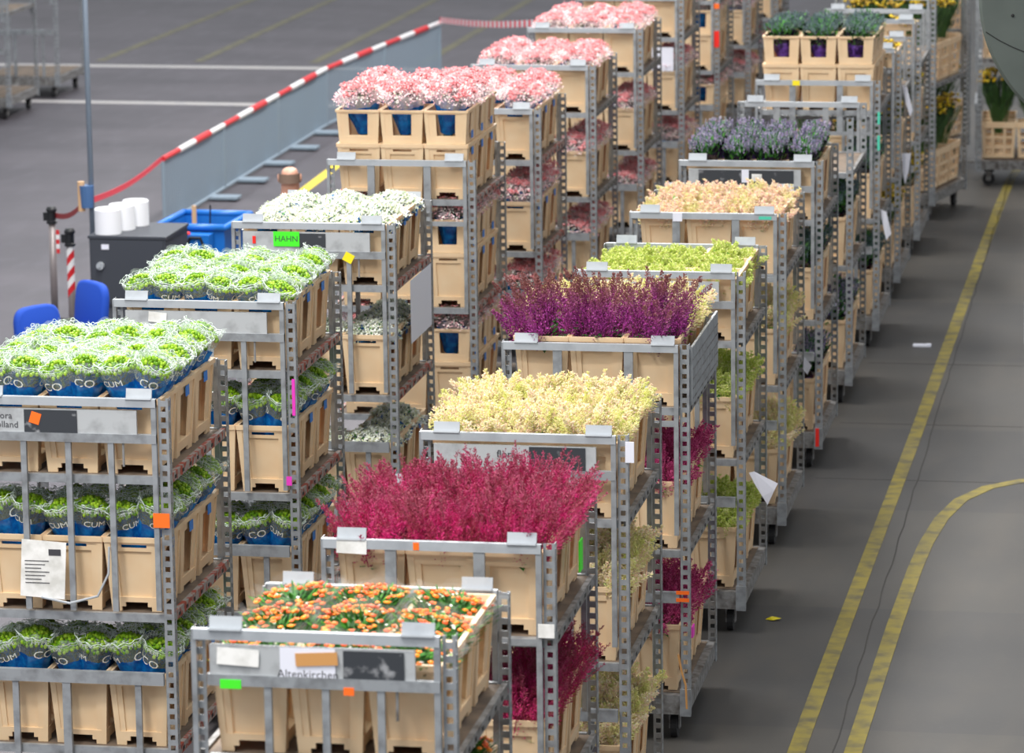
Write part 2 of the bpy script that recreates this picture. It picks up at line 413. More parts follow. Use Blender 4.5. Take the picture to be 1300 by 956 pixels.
def rim_print(h1, r1, seed):
    """white scalloped border and rings printed on the film edge"""
    r = random.Random(seed); m = MB().use('pale_print')
    for ring in range(2):
        n = 36; pts = []
        for k in range(n + 1):
            a = 2 * PI * k / n; R = r1 + .003 - ring * .012 + math.sin(9 * a + seed) * .006; pts.append((R * math.cos(a), R * math.sin(a), h1 - .004 - ring * .018 + math.sin(11 * a) * .005))
        m.tube(pts, .0015, 3, False)
    for k in range(22):
        a = r.uniform(0, 2 * PI); R = r1 - r.uniform(-.004, .018); c = Vector((R * math.cos(a), R * math.sin(a), h1 - r.uniform(-.012, .03))); d = Vector((-math.sin(a), math.cos(a), 0)); u = Vector((math.cos(a) * .6, math.sin(a) * .6, .8)).normalized()
        rr = r.uniform(.006, .012); pts = [c + d * rr * math.cos(q * PI / 4) + u * rr * math.sin(q * PI / 4) for q in range(9 - r.choice((0, 0, 2)))]
        m.tube(pts, .0013, 3, False)
    return m.mesh('printed_border')
def dome(r, R, h):
    d = rv(r); q = math.sqrt(r.random()); return d * q * R + Vector((0, 0, h * (1 - q * q)))
def b_hypericum(seed):
    r = random.Random(seed); m = MB(); stems(m, r, .42)
    m.use('berry_green'); pts = []
    while len(pts) < 116:
        p = dome(r, .086, .05)
        if all((p - q).length > .0125 for q in pts) or r.random() < .02: pts.append(p)
    for p in pts: m.ball((p.x, p.y, p.z + .498 + r.uniform(-.006, .006)), r.uniform(.0082, .0105), 6, 4, (1, 1, 1.2))
    m.use('leaf_dark')
    for i in range(46):
        d = rv(r); m.leaf(d * r.uniform(.01, .05) + Vector((0, 0, r.uniform(.36, .475))), d + Vector((0, 0, r.uniform(.3, 1.3))), r.uniform(.03, .05), .009)
    return m.mesh('hypericum'), sleeve(.29, .55, .06, .100, 'blue_film', 'lace_film', seed, .62), seed
def b_white(seed):
    r = random.Random(seed); m = MB(); stems(m, r, .34)
    for i in range(330):
        p = dome(r, .118, .03) + Vector((0, 0, .375 + r.uniform(-.03, .012))); m.use('petal_white'); n = (rv(r) * .8 + Vector((0, 0, 1))).normalized(); a = n.orthogonal().normalized()
        k = r.choice((2, 3, 4))
        for q in range(k):
            dd = Matrix.Rotation(2 * PI * q / k + r.random(), 3, n) @ a; m.leaf(p, dd + n * .3, r.uniform(.013, .022), .0055, n)
        if i % 5 == 0: m.use('bead_yellow'); m.ball(p + n * .003, .0035, 5, 3)
    m.use('leaf_mid')
    for i in range(26):
        p = dome(r, .11, .03) + Vector((0, 0, .37)); m.leaf(p, rv(r) + Vector((0, 0, .6)), r.uniform(.02, .04), .008)
    m.use('leaf_dark')
    for i in range(30):
        d = rv(r); m.leaf(d * r.uniform(.02, .09) + Vector((0, 0, r.uniform(.29, .35))), d + Vector((0, 0, .6)), .04, .01)
    return m.mesh('white_flowers', False), sleeve(.29, .37, .07, .11, 'blue_film', 'blue_film', seed, .9, .014), None
def b_pink(seed):
    r = random.Random(seed); m = MB(); stems(m, r, .42, 8, .04)
    for c in range(12):
        cc = dome(r, .13, .045) + Vector((0, 0, .475)); m.use('berry_pink')
        for i in range(26):
            p = cc + Vector((r.gauss(0, .016), r.gauss(0, .016), r.gauss(0, .008))); m.ball(p, r.uniform(.0055, .008), 5, 3)
    for i in range(760):
        m.use('floret_pink' if i % 4 else 'petal_white')
        p = dome(r, .165, .085) + Vector((0, 0, .435 + r.uniform(-.03, .01))); m.leaf(p, rv(r) + Vector((0, 0, .7)), r.uniform(.012, .024), .0045)
    m.use('leaf_dark')
    for i in range(44):
        d = rv(r); m.leaf(d * r.uniform(.02, .08) + Vector((0, 0, r.uniform(.36, .46))), d + Vector((0, 0, r.uniform(.2, 1.2))), .045, .008)
    return m.mesh('pink_berries'), sleeve(.2, .455, .045, .125, 'blue_film', 'milky_film', seed, .7, .02), None
def plume(m, r, base, axis, L, R, n, sl, sw, curve=.2):
    axis = axis.normalized(); side = rv(r) * curve
    for i in range(n):
        t = r.random() ** .85; sp = base + axis * L * t + side * L * t * t
        rad = (axis.orthogonal().normalized()); rad = Matrix.Rotation(r.uniform(0, 2 * PI), 3, axis) @ rad
        Rt = R * (1 - t) ** .75 * math.sin(min(1, t * 5 + .3) * PI / 2); q = r.random() ** .6
        m.spike(sp + rad * Rt * q, axis * .7 + rad * .75 + side, sl * r.uniform(.6, 1.2) * (1 - .4 * t), sw * r.uniform(.7, 1.3))
    m.tube([base, base + axis * L * .5 + side * L * .25, base + axis * L + side * L], [.0025, .002, .001], 3, False)
def b_plume(seed, mt, L, R, np_, n, sl, sw, h0, spread=.1, tilt=.28, leaves='leaf_mid', nl=22, lz=.0):
    r = random.Random(seed); m = MB(); stems(m, r, h0, 9, .04, 1.2); m.use(mt)
    for k in range(np_):
        d = rv(r); q = math.sqrt(r.random()); p = Vector((d.x * q * spread * .95, d.y * q * spread * .85, 0)); p.z = h0 - .02 * q + r.uniform(-.02, .015)
        plume(m, r, p, Vector((d.x * q * tilt * 1.6, d.y * q * tilt * 1.6, 1)) + rv(r) * .1, L * r.uniform(.75, 1.15), R * r.uniform(.8, 1.2), n, sl, sw)
    m.use(leaves)
    for i in range(nl):
        d = rv(r); m.leaf(d * r.uniform(.03, .11) + Vector((0, 0, h0 + r.uniform(-.05, .03) + lz)), d + Vector((0, 0, r.uniform(-.2, .9))), r.uniform(.04, .065), .013)
    return m.mesh('plumes'), None, None
def b_thistle(seed, mt, total, film):
    r = random.Random(seed); m = MB(); stems(m, r, .38, 10, .04, 1.2); m.use('leaf_mid')
    for i in range(150):
        d = rv(r); m.leaf(d * r.uniform(.01, .13) + Vector((0, 0, r.uniform(.36, total - .05))), d * .5 + Vector((0, 0, 1)), r.uniform(.03, .055), .008)
    m.use(mt)
    for i in range(80):
        d = rv(r); q = math.sqrt(r.random()); p = d * q * .138 + Vector((0, 0, total - .05 - .02 * q + r.uniform(-.03, .02)))
        for k in range(10): m.spike(p + Vector((0, 0, k * .0035)), (rv(r) + Vector((0, 0, .6 + k * .08))), .014, .003)
    return m.mesh('thistles'), sleeve(.2, total - .12, .045, .118, film, 'dark_film', seed, .74, .016), None
def b_orange(seed):
    r = random.Random(seed); m = MB(); stems(m, r, .32, 8, .04); m.use('leaf_mid')
    for i in range(560):
        d = rv(r); m.leaf(d * r.uniform(.01, .135) + Vector((0, 0, r.uniform(.335, .425))), d * .7 + Vector((0, 0, 1)), r.uniform(.03, .05), .0055)
    for i in range(42):
        p = dome(r, .14, .035) + Vector((0, 0, .43)); m.use('orange_bloom'); m.ball(p, r.uniform(.006, .011), 7, 4, (1, 1, .8))
        for k in range(5): m.leaf(p, rv(r) + Vector((0, 0, .3)), .014, .004)
    m.use('petal_white')
    for i in range(12):
        m.leaf(dome(r, .12, .03) + Vector((0, 0, .42)), rv(r) + Vector((0, 0, .4)), r.uniform(.012, .022), .006)
    return m.mesh('orange_flowers'), sleeve(.2, .475, .045, .145, 'glossy_film', 'glossy_film', seed, .75, .03), None
def b_yellow(seed):
    r = random.Random(seed); m = MB(); stems(m, r, .5, 26, .06, 1); m.use('leaf_dark')
    for i in range(60):
        d = rv(r); m.leaf(d * r.uniform(.02, .09) + Vector((0, 0, r.uniform(.3, .5))), d * .4 + Vector((0, 0, 1)), .08, .01)
    m.use('yellow_bloom')
    for i in range(30):
        p = dome(r, .12, .03) + Vector((0, 0, .53 + r.uniform(-.02, .02))); m.ball(p, .013, 6, 4, (1, 1, .7))
        for k in range(8): m.leaf(p, rv(r) + Vector((0, 0, .25)), .024, .006)
    return m.mesh('yellow_flowers'), None, None
KIND = {
 'hyper': dict(fn=b_hypericum, name='hypericum_bunch', cat='flower bunch', desc='green hypericum bunch', grid=(2, 2), h=.5),
 'white': dict(fn=b_white, name='white_flower_bunch', cat='flower bunch', desc='white flower bunch', grid=(2, 2), h=.38),
 'pink': dict(fn=b_pink, name='pink_berry_bunch', cat='flower bunch', desc='pink flower bunch', grid=(1, 2), h=.5),
 'crimson': dict(fn=lambda s: b_plume(s, 'plume_crimson', .235, .026, 60, 90, .02, .0025, .33, .14, .24, nl=30, lz=-.01), name='crimson_plume_bunch', cat='flower bunch', desc='crimson plume bunch', grid=(1, 2), h=.5),
 'magenta': dict(fn=lambda s: b_plume(s, 'plume_magenta', .18, .036, 30, 90, .02, .0034, .35, .125, .45, nl=50, lz=-.01), name='magenta_plume_bunch', cat='flower bunch', desc='magenta astilbe bunch', grid=(1, 2), h=.5),
 'violet': dict(fn=lambda s: b_plume(s, 'plume_violet', .32, .05, 26, 230, .018, .0036, .35, .13, .16, nl=40, lz=.03), name='violet_plume_bunch', cat='flower bunch', desc='violet astilbe bunch', grid=(1, 2), h=.5),
 'cream': dict(fn=lambda s: b_plume(s, 'plume_cream', .14, .038, 36, 95, .022, .0042, .37, .135, .42, nl=30), name='cream_plume_bunch', cat='flower bunch', desc='cream astilbe bunch', grid=(1, 2), h=.5),
 'blush': dict(fn=lambda s: b_plume(s, 'plume_pinkish', .12, .036, 34, 85, .022, .0042, .35, .135, .4, nl=20), name='blush_plume_bunch', cat='flower bunch', desc='blush astilbe bunch', grid=(1, 2), h=.45),
 'lime': dict(fn=lambda s: b_plume(s, 'plume_lime', .12, .036, 34, 85, .024, .004, .35, .135, .42, nl=34, lz=.02), name='lime_plume_bunch', cat='flower bunch', desc='lime astilbe bunch', grid=(1, 2), h=.42),
 'lavender': dict(fn=lambda s: b_thistle(s, 'spike_lavender', .57, 'violet_film'), name='lavender_thistle_bunch', cat='flower bunch', desc='lavender thistle bunch', grid=(1, 2), h=.5),
 'grey': dict(fn=lambda s: b_thistle(s, 'spike_grey', .56, 'violet_film'), name='grey_thistle_bunch', cat='flower bunch', desc='blue-grey thistle bunch', grid=(1, 2), h=.5),
 'orange': dict(fn=b_orange, name='orange_flower_bunch', cat='flower bunch', desc='orange flower bunch', grid=(1, 2), h=.4),
 'yellow': dict(fn=b_yellow, name='yellow_flower_bunch', cat='flower bunch', desc='yellow flower bunch', grid=(1, 2), h=.5),
}
PROTO = {}
def variants(kind):
    if kind not in PROTO:
        L = []
        for s in range(4):
            me, sl, pr = KIND[kind]['fn'](100 + s * 7)
            prm = rimm = None
            if pr is not None:
                ws = []
                for q in range(3):
                    a = -PI / 2 + q * 2 * PI / 3 + s * .5
                    ws += [('HYPERI' if q != 1 else 'CUM HYPE', .036, .90, a), ('CO' if q % 2 == 0 else 'CUM', .07 if q % 2 == 0 else .05, .62, a + .15)]
                prm = wrapped(ws, .29, .55, .06, .100, s); rimm = rim_print(.552, .100, s)
            L.append((me, sl, prm, rimm))
        PROTO[kind] = L
    return PROTO[kind]
brnd = random.Random(77)
def place_bunch(kind, loc, rot, scale, label, group):
    K = KIND[kind]; me, sl, prm, rimm = brnd.choice(variants(kind))
    o = ob(K['name'], me); o.location = loc; o.rotation_euler = rot; o.scale = scale
    tag(o, label, K['cat'], group)
    if sl:
        s = ob('sleeve', sl, o); 
        if prm: ob('lettering', prm, s); ob('printed_border', rimm, s)
    return o

# ------------------------------------------------------------------ trolley
def upright_mesh(H, sx, sy, z0=.15):
    """perforated steel angle; sx, sy = direction the legs point to"""
    m = MB().use('galvanised'); W = .05; D = .045; t = .004
    def bx(a0, b0, za, a1, b1, zb): m.box(min(a0 * sx, a1 * sx), min(b0 * sy, b1 * sy), za, max(a0 * sx, a1 * sx), max(b0 * sy, b1 * sy), zb)
    bx(0, 0, z0, .013, t, H); bx(W - .013, 0, z0, W, t, H)
    bx(0, t, z0, t, .012, H); bx(0, D - .011, z0, t, D, H)
    z = z0
    while z < H - .001:
        z1 = min(z + .027, H); bx(.013, 0, z, W - .013, t, z1); bx(0, .012, z, t, D - .011, z1); z += .052
    return m.mesh('upright')
UP = {}
def caster_mesh():
    m = MB().use('rubber'); m.tube([(-.018, 0, .062), (.018, 0, .062)], .062, 16); m.use('galvanised_worn'); m.tube([(-.022, 0, .062), (.022, 0, .062)], .02, 8)
    m.box(-.03, -.025, .05, -.022, .025, .15); m.box(.022, -.025, .05, .03, .025, .15); m.box(-.035, -.035, .145, .035, .035, .15)
    return m.mesh('caster')
ME_CAST = caster_mesh()
ORD = ['front', 'middle', 'rear']
def trolley(x, y, H, nick, label, levels, gate='plate', rz=0, red=False, z3=None, texts=None, rear=True, low_gate=True, plate_mats=None, side_panel=None, cols_right_only=False, rear_h=None, base_mat='galvanised_worn'):
    T = empty('flower_trolley', (x, y, 0), rz, label, 'trolley', 'wheeled flower auction trolleys')
    D = 1.15; W = 1.0; HR = rear_h or H - .035
    for i, (px, py, sx, sy) in enumerate(((0, 0, -1, 1), (-W, 0, 1, 1), (0, D, -1, -1), (-W, D, 1, -1))):
        hh = H if py == 0 else HR; k = (round(hh, 3), sx, sy)
        if k not in UP: UP[k] = upright_mesh(hh, sx, sy)
        ob('upright', UP[k], T, (px, py, 0))
    # deck
    m = MB().use(base_mat); m.box(-W + .002, .004, .155, -.004, .05, .262); m.box(-W + .002, D - .05, .155, -.004, D - .004, .262)
    m.box(-.05, .05, .17, -.006, D - .05, .262); m.box(-W + .006, .05, .17, -W + .05, D - .05, .262)
    m.use('shelf_board'); m.box(-W + .05, .05, .24, -.05, D - .05, .268); m.use('galvanised'); m.box(-.055, -.012, .15, .004, .003, .30); m.box(-W - .004, -.012, .15, -W + .055, .003, .30)
    m.build('deck', T)
    for cx, cy in ((-.1, .12), (-.9, .12), (-.1, D - .12), (-.9, D - .12)): ob('caster', ME_CAST, T, (cx, cy, 0))
    m = MB().use('galvanised_worn'); m.box(-.53, -.16, .17, -.47, .004, .19); m.tube([(-.5 + .035 * math.cos(a), -.19 + .035 * math.sin(a), .18) for a in [q * PI / 6 for q in range(13)]], .007, 6); m.build('tow_bar', T)
    # shelves
    for lv in levels:
        z = lv['z']
        if z < .35: continue
        m = MB().use('shelf_board'); m.box(-W + .03, .035, z - .02, -.03, D - .035, z)
        m.use('galvanised'); m.box(-W + .052, .008, z - .034, -.052, .034, z + .006); m.box(-W + .052, D - .034, z - .034, -.052, D - .008, z + .006)
        m.use('shelf_edge_red' if red else 'galvanised_worn'); m.box(-.03, .05, z - .034, -.006, D - .05, z + .012); m.box(-W + .006, .05, z - .034, -W + .03, D - .05, z + .012)
        m.use('rubber')
        for q in range(7): m.box(-.006, .11 + q * .14, z - .022, -.004, .14 + q * .14, z - .006)
        m.build('shelf', T)
    # end gates
    def end_gate(yf, sgn, front, H=H):
        g = MB().use('pale_steel'); ya, yb = (yf - .03, yf - .002) if front else (yf + .002, yf + .03)
        g.box(-W + .01, ya, H - .04, -.055, yb, H)
        g.use('galvanised'); g.box(-.079, ya + .004, H - 1.03, -.055, yb, H - .002); g.box(-W + .0, ya + .004, H - .9, -W + .0 + .02, yb, H - .002)
        z2 = H - 1.04
        st = gate if front else ('bars' if gate != 'plate' else 'plate')
        if st == 'plate':
            g.box(-W + .06, ya, H - .215, -.055, yb, H - .172); g.use('plate_grey'); g.box(-W + .07, ya + .006, H - .176, -.15, yb - .006, H - .058)
            g.use('galvanised')
            for bx in (-.71, -.49, -.28):
                g.box(bx - .014, ya + .004, z2, bx + .014, yb - .004, H - .2)
            g.use('galvanised_worn'); g.box(-.225, ya + .01, H - .33, -.215, yb - .01, H - .2)
        elif st == 'bars':
            for bx in (-.70, -.32): g.box(bx - .024, ya + .004, H - .42, bx + .024, yb - .004, H - .03)
            g.box(-W + .06, ya + .006, H - .44, -.055, yb - .006, H - .41)
        gt = g.build('end_gate', T)
        if st != 'none':
            for tx in (-.20, -.93):
                t = MB().use('pale_steel')
                M = Matrix.Translation((tx, (ya + yb) / 2, H - .002)) @ Matrix.Rotation(-.25, 4, 'X')
                t.box(0, -.004, 0, .125, .004, .05, M); t.box(0, -.022, -.004, .125, .012, .004, M)
                t.build('gate_hook', gt)
        if low_gate and front:
            zz = H - 1.34; g = MB().use('galvanised'); g.box(-W + .055, ya, zz - .06, -.055, yb, zz); g.box(-.56, ya + .004, .27, -.52, yb, zz - .05); g.box(-.2, ya + .008, .27, -.17, yb, zz - .05)
            g.box(-.81, ya + .008, .27, -.78, yb, zz - .05)
            g.build('lower_gate', T)
        return gt
    gt = end_gate(0, 1, True) if gate != 'none' else None
    if rear: end_gate(D, -1, False, HR)
    if side_panel:
        za, zb, ln = side_panel; s = MB().use('galvanised'); s.box(.001, .03, za, .014, .03 + ln, zb); s.use('galvanised_worn')
        for q in range(5): s.box(.014, .05, za + .03 + q * (zb - za - .05) / 5, .017, .02 + ln, za + .036 + q * (zb - za - .05) / 5)
        s.build('side_panel', T)
    # load
    R = Matrix.Rotation(rz, 4, 'Z'); base = Vector((x, y, 0))
    lnames = ['top shelf', 'second shelf', 'third shelf', 'bottom shelf']
    for li, lv in enumerate(levels):
        nx = lv.get('nx', 3); xs = [-W + .055 + (i + .5) * (W - .11) / nx for i in range(nx)]; ys = [.04 + .179 + i * .356 for i in range(3)]
        sx = 3 / nx if nx != 3 else 1
        if lv.get('kind') is None: continue
        for iy in range(3):
            for ix in range(nx):
                if lv.get('skip') and (ix, iy) in lv['skip']: continue
                top = lv.get('top', li == 0)
                vis = (iy == 0 or ix == nx - 1)
                if cols_right_only and not top: vis = ix == nx - 1 or (iy == 0)
                if not top and not vis: continue
                kind = lv['kind']
                if lv.get('map'): kind = lv['map'](ix, iy)
                P = base + R @ Vector((xs[ix], ys[iy], 0)); zb = lv['z'] + lv.get('lift', 0) + .001
                cname = (['left', 'middle', 'right'] if nx == 3 else ['left', 'second-left', 'second-right', 'right'])[ix]
                pos = ORD[iy] + ' ' + cname
                where = '%s, %s' % (lnames[li], nick)
                dz = 0; sxb = sx if nx != 3 else 1
                if vis:
                    crate = lv.get('crate'); me = ME_CRATE if crate else (ME_BUCKET if red else ME_BUCKET2)
                    b = ob('flower_crate' if crate else 'flower_bucket', me); b.location = (P.x, P.y, zb); b.rotation_euler = (0, 0, rz + brnd.uniform(-.012, .012)); b.scale = (sxb, .9, 1)
                    tag(b, 'cream plastic %s, %s place, %s' % ('open crate' if crate else 'bucket', pos, where), 'crate' if crate else 'bucket', 'cream plastic %s on trolleys' % ('crates' if crate else 'buckets'))
                    if red and ix == nx - 1: ob('sticker', ME_STICK, b)['label'] = 'blue sticker'
                if lv.get('collar'):
                    dz = .205
                    if vis:
                        c = ob('bucket_collar', ME_COLLAR); c.location = (P.x, P.y, zb + BH + .0005); c.rotation_euler = (0, 0, rz); c.scale = (sxb, .9, 1)
                        tag(c, 'cream windowed collar on %s bucket, %s' % (pos, where), 'bucket collar', 'windowed collars stacked on buckets')
                        if red and ix == nx - 1: ob('sticker', ME_STICK, c, (0, 0, -.26))['label'] = 'blue sticker'
                K = KIND[kind]; gx, gy = lv.get('grid', K['grid'])
                lab = '%s, %s bucket, %s' % (K['desc'], pos, where)
                for ax in range(gx):
                    for ay in range(gy):
                        hx = ((ax + .5) / gx - .5) * .148 * 2 * sxb * (1 if gx > 1 else 0); hy = ((ay + .5) / gy - .5) * .356 * (1 if gy > 1 else 0)
                        rx, ry = hx * .55, hy * .55
                        hx += (.035 if ix == nx - 1 and ax == gx - 1 else 0) * lv.get('lean', 1) - (.02 if ix == 0 and ax == 0 else 0)
                        if iy == 0 and ay == 0 and (rz == 0): hy += .028 if kind in ('crimson', 'blush', 'cream', 'lime') else -.008
                        ty = (hx - rx) / .2; tx = (hy - ry) / .2
                        s = brnd.uniform(.95, 1.06); hz = brnd.uniform(.96, 1.04) * lv.get('hs', 1)
                        sxx = (1.15 if gx == 1 and gy == 1 else 1) * sxb; syy = 1.25 if gx == 1 and gy == 1 else .92
                        if gx == 1: sxx *= 1.16 if kind == 'orange' else 1.06
                        spin = brnd.choice((0, PI)) + brnd.uniform(-.25, .25)
                        Q = R.to_3x3() @ Matrix.Rotation(ty, 3, 'Y') @ Matrix.Rotation(-tx, 3, 'X') @ Matrix.Rotation(spin, 3, 'Z')
                        piv = base + R @ Vector((xs[ix] + rx, ys[iy] + ry, 0)); piv.z = zb + dz + .31 * hz
                        loc = piv - Q @ Vector((0, 0, .31 * hz))
                        pre = {(1, 1): [['']], (1, 2): [['nearer ', 'farther ']], (2, 2): [['nearer left ', 'farther left '], ['nearer right ', 'farther right ']]}[(gx, gy)][ax][ay]
                        place_bunch(kind, loc, Q.to_euler(), (s * sxx, s * syy, hz), pre + lab, '%s, %s' % (K['desc'] + 'es', where))
    return T, gt
def decal(parent, name, mt, x0, z0, x1, z1, yoff, rot=0, th=.002):
    m = MB().use(mt); cx, cz = (x0 + x1) / 2, (z0 + z1) / 2; w_, h_ = (x1 - x0) / 2, (z1 - z0) / 2
    m.box(-w_, -th, -h_, w_, 0, h_, Matrix.Translation((cx, yoff, cz)) @ Matrix.Rotation(rot, 4, 'Y')); return m.build(name, parent)
def words(parent, txt, size, x, z, yoff, mt='ink', sx=1):
    o = ob('lettering', text_mesh(txt, size, mt), parent); o.location = (x, yoff, z); o.rotation_euler = (PI / 2, 0, 0); o.scale = (sx, 1, 1); return o
X1 = -4.84; H1 = 2.373; X2 = -2.69; H2 = 2.18
def y1(k): return 17.806 + 2.6203 * k
def y2(k): return 22.665 + 2.2423 * k
def L1(kind, **k): return [dict(z=1.985, kind=kind, **k), dict(z=1.31, kind=kind, **k), dict(z=.64, kind=kind, **k)]
def L2(kind, **k): return [dict(z=1.76, kind=kind, **k), dict(z=1.055, kind=kind, **k), dict(z=.27, kind=kind, **k)]
PY = -.026
# ---- left row
T, G = trolley(X1 - .015, y1(0) + .03, H1, 'left-edge trolley', 'trolley of green hypericum cut by the left edge of the photo', L1('hyper'), red=True)
words(G, 'flora', .045, -.80, H1 - .095, PY - .001); words(G, 'holland', .045, -.795, H1 - .138, PY - .001)
decal(G, 'printed_panel', 'black_print', -.70, H1 - .172, -.44, H1 - .062, PY - .0005); decal(G, 'sticker', 'orange_sticker', -.67, H1 - .13, -.62, H1 - .075, PY - .003, .3)
decal(T, 'sticker', 'orange_sticker', -.08, H1 - .62, .0, H1 - .55, -.031)
decal(T, 'delivery_note', 'paper_worn', -.74, H1 - .98, -.52, H1 - .70, -.034, .06)
sh = decal(T, 'printed_text', 'ink', -.60, H1 - .77, -.54, H1 - .74, -.037)
for q in range(7): decal(T, 'printed_text', 'ink', -.72, H1 - .80 - q * .018, -.60 - .02 * (q % 3), H1 - .797 - q * .018, -.037)
m = MB().use('pale_steel'); m.tube([(-.30, -.036, H1 - .72), (-.305, -.045, H1 - .85), (-.36, -.05, H1 - .96), (-.5, -.05, H1 - 1.0), (-.64, -.045, H1 - .975)], .006, 6); m.build('cable', T)
T, G = trolley(X1 + .0, y1(1) - .02, H1, 'second hypericum trolley', 'trolley of green hypericum behind the left-edge trolley', [dict(z=1.985, kind='hyper', hs=.9)] + L1('hyper')[1:], red=True)
decal(G, 'sticker', 'paper_worn', -.80, H1 - .12, -.70, H1 - .065, PY - .003, .08)
decal(T, 'sticker', 'pink_sticker', -.025, H1 - .62, -.008, H1 - .42, -.002); decal(T, 'sticker', 'pink_sticker', -.06, H1 - 1.0, -.03, H1 - .95, -.031)
T, G = trolley(X1, y1(2) + .0, H1, 'white flower trolley', 'trolley of white flowers with a green HAHN card', L1('white'), red=True)
words(G, 'HAHN', .05, -.66, H1 - .10, PY - .006); decal(G, 'card', 'green_sticker', -.74, H1 - .145, -.58, H1 - .055, PY - .003)
decal(G, 'printed_panel', 'black_print', -.58, H1 - .165, -.42, H1 - .065, PY - .0005); decal(G, 'sticker', 'yellow_sticker', -.31, H1 - .235, -.25, H1 - .18, PY - .004, .5)
decal(G, 'printed_mark', 'red_sticker', -.87, H1 - .13, -.85, H1 - .085, PY - .001)
m = MB().use('paper'); m.box(.0015, .42, 1.56, .0045, 1.06, 1.95); m.build('sheet', T)
PK = [dict(z=2.10, kind='pink', collar=True, hs=1.06), dict(z=1.37, kind='pink', collar=True), dict(z=.63, kind='pink', collar=True)]
trolley(X1, y1(3), H1, 'nearest pink trolley', 'nearest pink flower trolley, buckets stacked with windowed collars', PK, gate='bars', red=True, low_gate=False)
trolley(X1 - .005, y1(4), H1, 'second pink trolley', 'second pink flower trolley, right behind the double-stacked one', L1('pink', hs=1.04), gate='rail', red=True)
trolley(X1 - .01, y1(5), H1, 'third pink trolley', 'third pink flower trolley from the front', L1('pink', hs=.93), gate='rail')
trolley(X1 - .01, y1(6), H1, 'fourth pink trolley', 'fourth pink flower trolley, where the pink and white tape ends', L1('pink', hs=.93), gate='rail')
T, G = trolley(X1 - .01, y1(7), H1, 'fifth pink trolley', 'fifth pink flower trolley, with white paper under its top buckets', L1('pink', grid=(1, 1)), gate='rail')
decal(T, 'sheet', 'paper', -.30, 1.68, -.10, 1.90, .03)
PK2 = [dict(z=2.05, kind='pink', collar=True, grid=(1, 1)), dict(z=1.36, kind='pink', collar=True, grid=(1, 1)), dict(z=.63, kind='pink', collar=True, grid=(1, 1))]
T, G = trolley(X1 - .01, y1(8), H1, 'sixth pink trolley', 'sixth pink flower trolley, with a red sticker on its upright', PK2, gate='rail')
decal(T, 'sticker', 'red_sticker', -.052, 1.60, .0, 1.76, -.003); decal(T, 'sticker', 'orange_sticker', -.052, 1.98, .0, 2.03, -.003)
trolley(X1 - .01, y1(9), H1, 'seventh pink trolley', 'seventh pink flower trolley, just left of the grey thistles', L1('pink', grid=(1, 1)), gate='rail')
trolley(X1 - .01, y1(10), H1, 'eighth pink trolley', 'eighth pink flower trolley, partly behind the grey thistles', L1('pink', grid=(1, 1)), gate='rail')
# ---- right row
Ho = 2.335
LO = [dict(z=Ho - .50, kind='orange', hs=.9), dict(z=Ho - 1.12, kind='orange'), dict(z=.27, kind='orange')]
T, G = trolley(-2.725, 13.93, Ho, 'orange flower trolley', 'nearest trolley, orange flowers, with an Altenkirchen plate', LO, gate='plate', rear_h=2.21)
decal(G, 'label', 'paper_worn', -.90, H2 + .02, -.74, H2 + .085, PY - .003, .05)
decal(G, 'printed_panel', 'paper', -.66, H2 - .035, -.45, H2 + .095, PY - .0005); words(G, 'Altenkirchen', .045, -.555, H2 - .006, PY - .003)
decal(G, 'tape', 'brown_tape', -.60, H2 + .03, -.44, H2 + .08, PY - .005, -.06); decal(G, 'printed_panel', 'black_print', -.42, H2 - .04, -.19, H2 + .09, PY - .0005)
decal(G, 'card', 'green_sticker', -.89, H2 - .07, -.81, H2 - .035, PY - .004); decal(G, 'card', 'orange_sticker', -.42, H2 - .08, -.38, H2 - .05, PY - .004)
T, G = trolley(-2.70, 16.0, H2, 'crimson plume trolley', 'trolley of crimson plumes behind the orange flower trolley', [dict(z=1.76, kind='crimson', lean=.8), dict(z=1.02, kind='crimson'), dict(z=.27, kind='crimson')], gate='bars')
decal(G, 'label', 'paper_worn', -.93, H2 - .06, -.80, H2 + .0, PY - .006, .03); decal(G, 'tape', 'orange_sticker', -.60, H2 - .037, -.575, H2 - .005, PY - .004)
decal(T, 'label', 'paper_worn', -.07, H2 - .40, .0, H2 - .34, -.032)
m = MB().use('green_sticker'); m.box(0, .62, H2 - .28, .006, .70, H2 - .14); m.build('sticker', T)
T, G = trolley(-2.71, 18.165, H2, 'near cream trolley', 'near cream astilbe trolley, right behind the crimson plumes', L2('cream'), gate='plate')
words(G, 'flora', .05, -.58, H2 - .10, PY - .003); decal(G, 'printed_panel', 'black_print', -.47, H2 - .172, -.2, H2 - .062, PY - .0005)
m = MB().use('paper'); m.box(-.012, -.012, H2 - .13, .03, -.006, H2 - .03); m.build('tag', T)
LV = [dict(z=1.83, kind='violet', top=True, map=lambda ix, iy: 'violet' if iy == 0 else 'cream'), dict(z=1.055, kind='magenta'), dict(z=.27, kind='magenta')]
T, G = trolley(-2.72, 20.433, H2, 'violet plume trolley', 'trolley of violet and brown plumes with a metal side panel', LV, gate='bars', side_panel=(H2 - .33, H2 - .02, 1.08))
decal(T, 'tape', 'orange_sticker', -.07, .83, .0, .85, -.032); decal(T, 'tape', 'orange_sticker', -.07, .79, .0, .81, -.032)
m = MB().use('brown_tape'); m.tube([(-.06, -.034, .5), (-.04, -.034, .40), (-.02, -.034, .33), (-.015, -.034, .2)], .006, 5); m.build('strap', T)
m = MB().use('pink_sticker'); m.box(-.0, .05, .57, .008, .13, .63); m.build('sticker', T)
